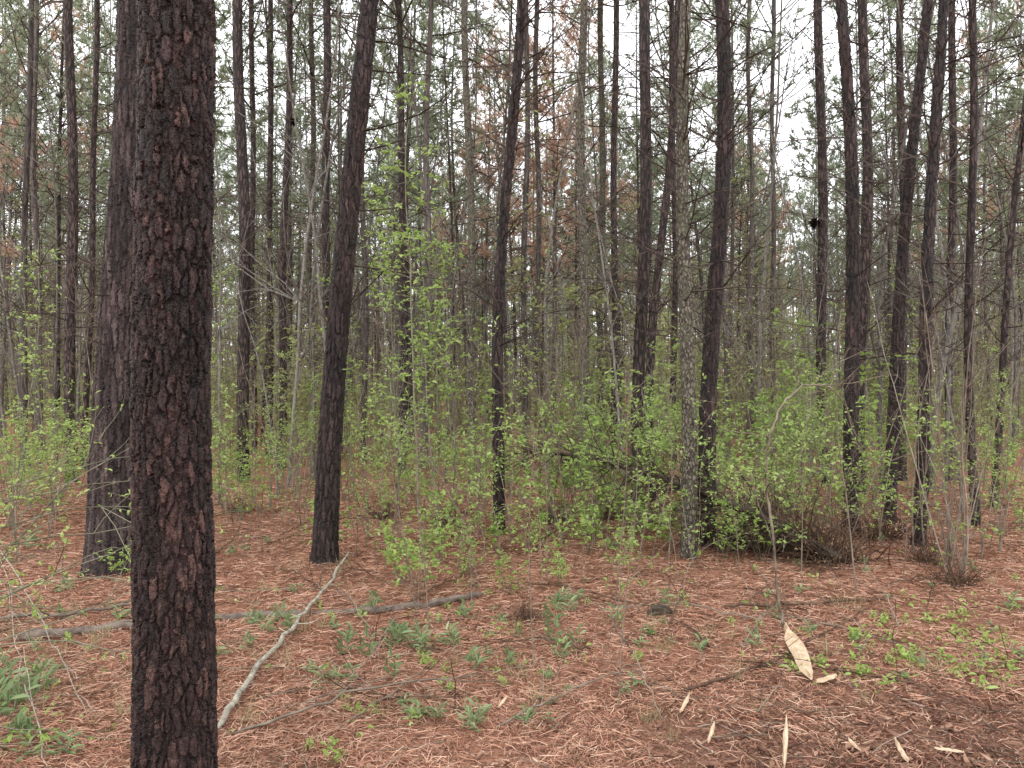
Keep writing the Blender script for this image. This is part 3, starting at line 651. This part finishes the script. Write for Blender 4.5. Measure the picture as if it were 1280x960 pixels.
splinter(gp(850, 885, .02), gp(862, 868, .03), .010, .01, 'short pale splinter of wood on pine needles')
splinter(gp(622, 880, .02), gp(634, 866, .03), .008, .006, 'short pale splinter of wood on pine needles')
splinter(gp(1020, 862, .02), gp(1045, 856, .03), .016, .015, 'short broken chunk of pale wood')
splinter(gp(885, 925, .02), gp(893, 902, .03), .008, .008, 'short pale splinter of wood on dark soil')
splinter(gp(1060, 930, .02), gp(1075, 948, .03), .008, .008, 'short pale splinter of wood on dark soil')

def fallen(name, pts, r0, r1, mat, lab, n=10, side=0, sideL=.4, cat='fallen branch', grp='fallen branches on the forest floor', rough=.05, droop=0.0):
    pts = np.array(pts, float); k = max(14, len(pts)*6); t = np.linspace(0, len(pts)-1, k)
    P = np.stack([np.interp(t, np.arange(len(pts)), pts[:, c]) for c in range(3)], -1)
    P[1:-1] += rng.normal(0, .006, (k-2, 3)); org = P[0].copy(); R = np.linspace(r0, r1, k); R[0] *= .4; R[-1] *= .4
    parts = [(*tube(P-org, R, n, rough), 0)]
    for _ in range(side):
        q = rng.integers(2, k-2); dd_ = norm(P[q+1]-P[q])+rng.standard_normal(3)*.8
        if not droop: dd_[2] = abs(dd_[2])*.6
        parts.append((*tube(wander(P[q]-org, dd_, sideL*rng.uniform(.4, 1.2), 5, .15, -droop), np.linspace(min(r1*.6, .006), .002, 5), 4), 0))
    return single(name, make_mesh(name, parts, [mat]), tuple(org), label=lab, cat=cat, group=grp)
fallen('fallen_branch', [gp(270, 925, .03), gp(320, 850, .05), gp(372, 790, .06), gp(410, 745, .09), gp(436, 706, .12)], .016, .009, M_pale, 'long pale lichen-covered branch lying on pine needles', side=3, sideL=.3)
fallen('fallen_log', [gp(20, 806, .01), gp(160, 790, .02), gp(300, 778, .015), gp(430, 768, .01), gp(520, 756, .02), gp(604, 741, .025)], .032, .024, M_log, 'long rotting grey log half sunk in pine needles', n=14, cat='fallen log', side=3, sideL=.25, rough=.12)
fallen('fallen_branch', [gp(-10, 782, .03), gp(80, 777, .05), gp(165, 770, .05)], .013, .010, M_log, 'thin dark dead branch beside a rotting log', side=3)
fallen('fallen_branch', [gp(850, 862, .02), gp(960, 838, .03), gp(1090, 762, .02)], .009, .005, M_brown, 'thin crooked dead branch on pine needles', side=4)
fallen('fallen_branch', [gp(905, 760, .02), gp(1000, 757, .03), gp(1140, 752, .02)], .012, .008, M_brown, 'thin straight dead branch on pine needles', side=2)
fallen('fallen_branch', [gp(770, 865, .35), gp(790, 850, .2), gp(828, 890, .01)], .005, .003, M_stem, 'thin pale bent twig standing off the ground', side=3)
fallen('fallen_branch', [gp(0, 735, .3), gp(60, 830, .2), gp(110, 900, .02)], .0035, .002, M_pale, 'arching pale bramble cane over pine needles', side=4)
fallen('fallen_branch', [gp(60, 960, .02), gp(30, 880, .12), gp(10, 800, .3)], .003, .002, M_pale, 'arching pale bramble cane over pine needles', side=4)
fallen('fallen_branch', [gp(300, 905, .01), gp(420, 880, .05), gp(500, 845, .02)], .004, .003, M_stem, 'thin pale twig lying on pine needles', side=4)
fallen('fallen_branch', [gp(340, 955, .01), gp(450, 900, .03), gp(540, 850, .12)], .004, .003, M_stem, 'thin pale twig lying on pine needles', side=3)
for _ in range(42):
    y = rng.uniform(3.2, 9); x = rng.uniform(-.7, .75)*y; a = rng.uniform(0, 3.1); L = rng.uniform(.5, 1.4)
    p = [(x, y, g1(x, y)+.02), (x+math.cos(a)*L*.5, y+math.sin(a)*L*.5, g1(x, y)+rng.uniform(.03, .1)), (x+math.cos(a)*L, y+math.sin(a)*L, g1(x, y)+.02)]
    fallen('fallen_branch', p, rng.uniform(.004, .008), .003, M_brown if rng.random() < .6 else M_stem, 'thin dead branch lying on pine needles', n=6, side=6)

pts = [(2.95, 6.45, .03), (2.6, 6.6, .20), (2.2, 6.8, .42), (1.75, 7.05, .60), (1.2, 7.4, .76), (.6, 7.8, .86), (.1, 8.1, .9)]
fallen('toppled_tree', pts, .055, .014, M_mlog, 'toppled dark mossy dead limb draped with dead twigs', n=12, side=240, sideL=.7, cat='fallen tree', grp=None, rough=.2, droop=.12)
parts = []
for _ in range(150):
    a = rng.uniform(0, 6.28); el = rng.uniform(.05, 1.3); p = (rng.normal(0, .14), rng.normal(0, .14), 0)
    parts.append((*tube(wander(p, (math.cos(a)*math.cos(el), math.sin(a)*math.cos(el), math.sin(el)), rng.uniform(.2, .75), 6, .22, -.07), np.linspace(.005, .002, 6), 4), 0))
n = 110; pos = rng.standard_normal((n, 3))*np.array([.25, .2, .10])+np.array([0, 0, .08]); pos[:, 2] = np.abs(pos[:, 2])
parts.append((*leaves(pos, rng.standard_normal((n, 3)), rng.uniform(.02, .05, n), .5, .9), 1))
me = make_mesh('brush_pile', parts, [M_brown, M_dry], False)
for (px, py, sc) in [(1045, 706, 1.0), (1005, 695, 1.0), (960, 688, 1.0), (915, 682, .9), (1195, 735, .5), (690, 655, .6), (820, 660, .6), (655, 770, .3), (1155, 705, .5), (300, 640, .4), (480, 650, .5), (560, 660, .5), (1100, 670, .8), (760, 650, .7)]:
    p = gp(px, py); single('brush_pile', me, p, rng.uniform(0, 6.28), sc, 'tangle of dead brown twigs and leaves', 'brush pile', 'tangles of dead brown twigs')

bm_pts = np.array([[0, 0, 0], [.05, 0, .02], [.10, .01, .03], [.15, 0, .025], [.19, 0, .01]])
single('wood_chunk', make_mesh('wood_chunk', [(*tube(bm_pts, [.01, .035, .04, .03, .008], 12, .2), 0)], [M_mlog], False), gp(808, 772, .015), .1, 1, 'short rotten dark chunk of wood on pine needles', 'wood chunk')

dd_ = 4.8
ap = []
for px, py in [(978, 795), (974, 740), (968, 660), (960, 600), (966, 550), (985, 505), (1015, 480), (1045, 482), (1070, 505), (1085, 545)]:
    ap.append(((px-640)/F*dd_, dd_+.02*len(ap), CAMZ-(py-480)/F*dd_))
fallen('bent_sapling', ap, .010, .004, M_stem, 'pale bare sapling bent over into an arch', side=10, sideL=.45, cat='sapling', grp=None, n=8)

parts = []
for q in range(8):
    a = rng.uniform(-.9, .9); el = rng.uniform(.1, 1.1)
    pts = wander((rng.normal(0, .1), rng.normal(0, .1), rng.uniform(0, .9)), (math.cos(a)*math.cos(el), math.sin(a)*math.cos(el), math.sin(el)), rng.uniform(.9, 2.0), 10, .12, 0)
    parts.append((*tube(pts, np.linspace(.005, .0013, 10), 5), 0))
    for _ in range(5):
        k = rng.integers(2, 9); parts.append((*tube(wander(pts[k], norm(pts[k+1]-pts[k])+rng.standard_normal(3)*.6, rng.uniform(.2, .6), 5, .15), np.linspace(.0025, .001, 5), 4), 0))
lp = []; ld = []
for q in range(300):
    V_ = parts[int(rng.integers(len(parts)))][0]; lp.append(V_[int(rng.integers(len(V_)//2, len(V_)))]); ld.append(rng.standard_normal(3))
stem = make_mesh('stem', parts, [M_stem_g]); fol = make_mesh('foliage', [(*leaves(lp, ld, rng.uniform(.015, .035, len(lp)), .5), 0)], [M_leaf], False)
for (x, y, r_, sc) in [(-3.1, 3.7, 0, 1), (-3.6, 4.6, .3, 1.15), (-2.75, 2.9, .1, .7)]:
    thing('twiggy_bush', [('stem', stem), ('foliage', fol)], (x, y, g1(x, y)), r_, sc, 'thin twiggy bush with small opening green leaves', 'shrub', 'twiggy pale bushes')

m_nest, nt, out = newmat('nest_dark'); p = nd(nt, 'ShaderNodeBsdfDiffuse'); p.inputs['Color'].default_value = (.02, .016, .014, 1); nt.links.new(p.outputs[0], out.inputs[0])
def nest(px, py, d, r, lab):
    parts = []
    for _ in range(90):
        v = norm(rng.standard_normal(3)); parts.append((*tube(wander(v*r*.7*rng.random(), np.cross(v, rng.standard_normal(3)), r*1.6, 4, .4), [.005]*4, 4), 0))
    n = 160; pos = norm(rng.standard_normal((n, 3)))*r*rng.uniform(.5, 1, (n, 1))
    parts.append((*leaves(pos, rng.standard_normal((n, 3)), np.full(n, r*.7), .7, 1), 0))
    single('leaf_nest', make_mesh('leaf_nest', parts, [m_nest], False), ((px-640)/F*d, d, CAMZ-(py-480)/F*d), label=lab, cat='nest', group='dark leaf nests in the pines')
nest(1018, 279, 12.0, .06, 'small dark leaf nest against a pine trunk')
nest(367, 152, 14.0, .055, 'small dark leaf nest against a thin pine')

def weed(nl, L, wr, up, mat):
    az = rng.uniform(0, 6.28, nl); pos = np.stack([rng.normal(0, .02, nl), rng.normal(0, .02, nl), rng.uniform(0, L*1.2, nl)], -1)
    d_ = np.stack([np.cos(az), np.sin(az), rng.uniform(.1, up, nl)], -1)
    parts = [(*leaves(pos, d_, L*rng.uniform(.6, 1.2, nl), wr, .3), 0)]
    for _ in range(2): parts.append((*tube(wander((0, 0, -.01), (rng.normal(0, .2), rng.normal(0, .2), 1), L*1.3, 4, .1), [.0015]*4, 4), 1))
    return make_mesh('weed_plant', parts, [mat, M_stem_g], False)
weeds = [weed(15, .085, .16, 1.6, M_weed) for _ in range(3)]+[weed(10, .065, .26, .9, M_weed) for _ in range(2)]+[weed(12, .045, .45, 1.1, M_leaf) for _ in range(2)]
G_W = 'small green weeds on the forest floor'
def pw(k, px, py, sc, wide=1):
    p = gp(px, py)
    single('weed_plant', weeds[k], p, rng.uniform(0, 6.28), (sc*wide, sc*wide, sc), 'small green broadleaf seedling in pine needles' if k > 4 else 'small dusty green weed with narrow pointed leaves', 'weed', G_W)
for cxp, cyp, sx, sy, nn_, kk in [(710, 800, 12, 18, 5, 0), (570, 785, 25, 15, 5, 1), (455, 780, 20, 15, 4, 2), (335, 790, 25, 10, 6, 0), (580, 900, 30, 10, 5, 1), (515, 885, 15, 12, 3, 3), (400, 850, 20, 15, 5, 4), (20, 870, 25, 25, 12, 0), (25, 905, 20, 15, 6, 2), (650, 760, 40, 15, 5, 3), (725, 750, 15, 8, 4, 1), (630, 830, 20, 10, 4, 2), (480, 805, 30, 10, 6, 0), (680, 880, 15, 8, 3, 3), (60, 935, 25, 12, 4, 4), (825, 800, 20, 10, 3, 3), (860, 740, 20, 10, 3, 5), (455, 890, 25, 8, 6, 5), (530, 810, 20, 15, 6, 6), (1180, 780, 30, 12, 6, 5), (410, 945, 15, 8, 4, 6), (1100, 795, 50, 12, 8, 6), (1190, 830, 55, 20, 18, 5), (1070, 825, 50, 14, 10, 6)]:
    for _ in range(nn_): pw(kk, cxp+rng.normal(0, sx), max(640, cyp+rng.normal(0, sy)), rng.uniform(.5, 1.15))
for _ in range(120): pw(int(rng.integers(0, 7)), rng.uniform(0, 1280), rng.uniform(655, 860), rng.uniform(.45, .95))
tufts = []
for _ in range(3):
    n = 20; V_, Q_ = blades(np.stack([rng.normal(0, .02, n), rng.normal(0, .02, n), np.zeros(n)], -1), np.tile([0, 0, 1.], (n, 1)), 1, .16, .003, .45)
    tufts.append(make_mesh('grass_tuft', [(V_, Q_, 0)], [M_grass], False))
for q in range(110):
    p = gp(rng.uniform(0, 1280), 640+280*rng.random()**1.3); single('grass_tuft', tufts[q % 3], p, rng.uniform(0, 6.28), rng.uniform(.6, 1.2), 'thin tuft of yellow-green grass blades', 'grass tuft', 'grass tufts in the pine needles')
lp = []
for (px, py, sx, sy, nn_) in [(1190, 832, 70, 26, 16), (1060, 820, 70, 22, 9), (1250, 800, 40, 15, 7), (1180, 770, 60, 10, 6), (10, 890, 40, 30, 10), (700, 780, 150, 60, 14)]:
    for _ in range(nn_):
        c0 = np.array(gp(px+rng.normal(0, sx), max(700, py+rng.normal(0, sy)), .0))
        for _2 in range(10):
            lp.append(c0+np.array([rng.normal(0, .06), rng.normal(0, .06), rng.uniform(.01, .11)]))
dv = rng.standard_normal((len(lp), 3)); dv[:, 2] *= .5
single('leafy_ground_cover', make_mesh('leafy_ground_cover', [(*leaves(lp, dv, rng.uniform(.015, .045, len(lp)), .5, .8), 0)], [M_leaf], False), label='low trailing vines with small green leaves', cat='ground cover', kind='stuff')

# ------------------------------------------------------------------ light, camera
w = bpy.data.worlds.new('World'); scene.world = w; w.use_nodes = True
nt = w.node_tree; nt.nodes.clear()
sky = nt.nodes.new('ShaderNodeTexSky'); sky.sky_type = 'NISHITA'; sky.sun_disc = False
EL, AZ = math.radians(58), math.radians(200)
sky.sun_elevation = EL; sky.sun_rotation = AZ
mx = nt.nodes.new('ShaderNodeMix'); mx.data_type = 'RGBA'; mx.inputs['Factor'].default_value = .9
nt.links.new(sky.outputs[0], mx.inputs['A']); mx.inputs['B'].default_value = (15.0, 15.1, 15.5, 1)
bg = nt.nodes.new('ShaderNodeBackground'); bg.inputs['Strength'].default_value = .15
nt.links.new(mx.outputs['Result'], bg.inputs['Color'])
wo = nt.nodes.new('ShaderNodeOutputWorld'); nt.links.new(bg.outputs[0], wo.inputs[0])
sl = bpy.data.lights.new('sun', 'SUN'); sl.energy = 1.5; sl.angle = math.radians(20); sl.color = (1, .97, .92)
so = bpy.data.objects.new('sun', sl); COL.objects.link(so)
so.rotation_euler = (math.pi/2-EL, 0, math.pi-AZ)
so.location = (0, 0, 30)

cd = bpy.data.cameras.new('camera'); cam = bpy.data.objects.new('camera', cd); COL.objects.link(cam)
cam.location = (0, 0, CAMZ); cam.rotation_euler = (math.radians(90), 0, 0)
cd.lens = 26; cd.sensor_width = 36; cd.clip_start = .05; cd.clip_end = 800
scene.camera = cam
scene.view_settings.view_transform = 'Standard'
scene.view_settings.look = 'None'; scene.view_settings.exposure = 0
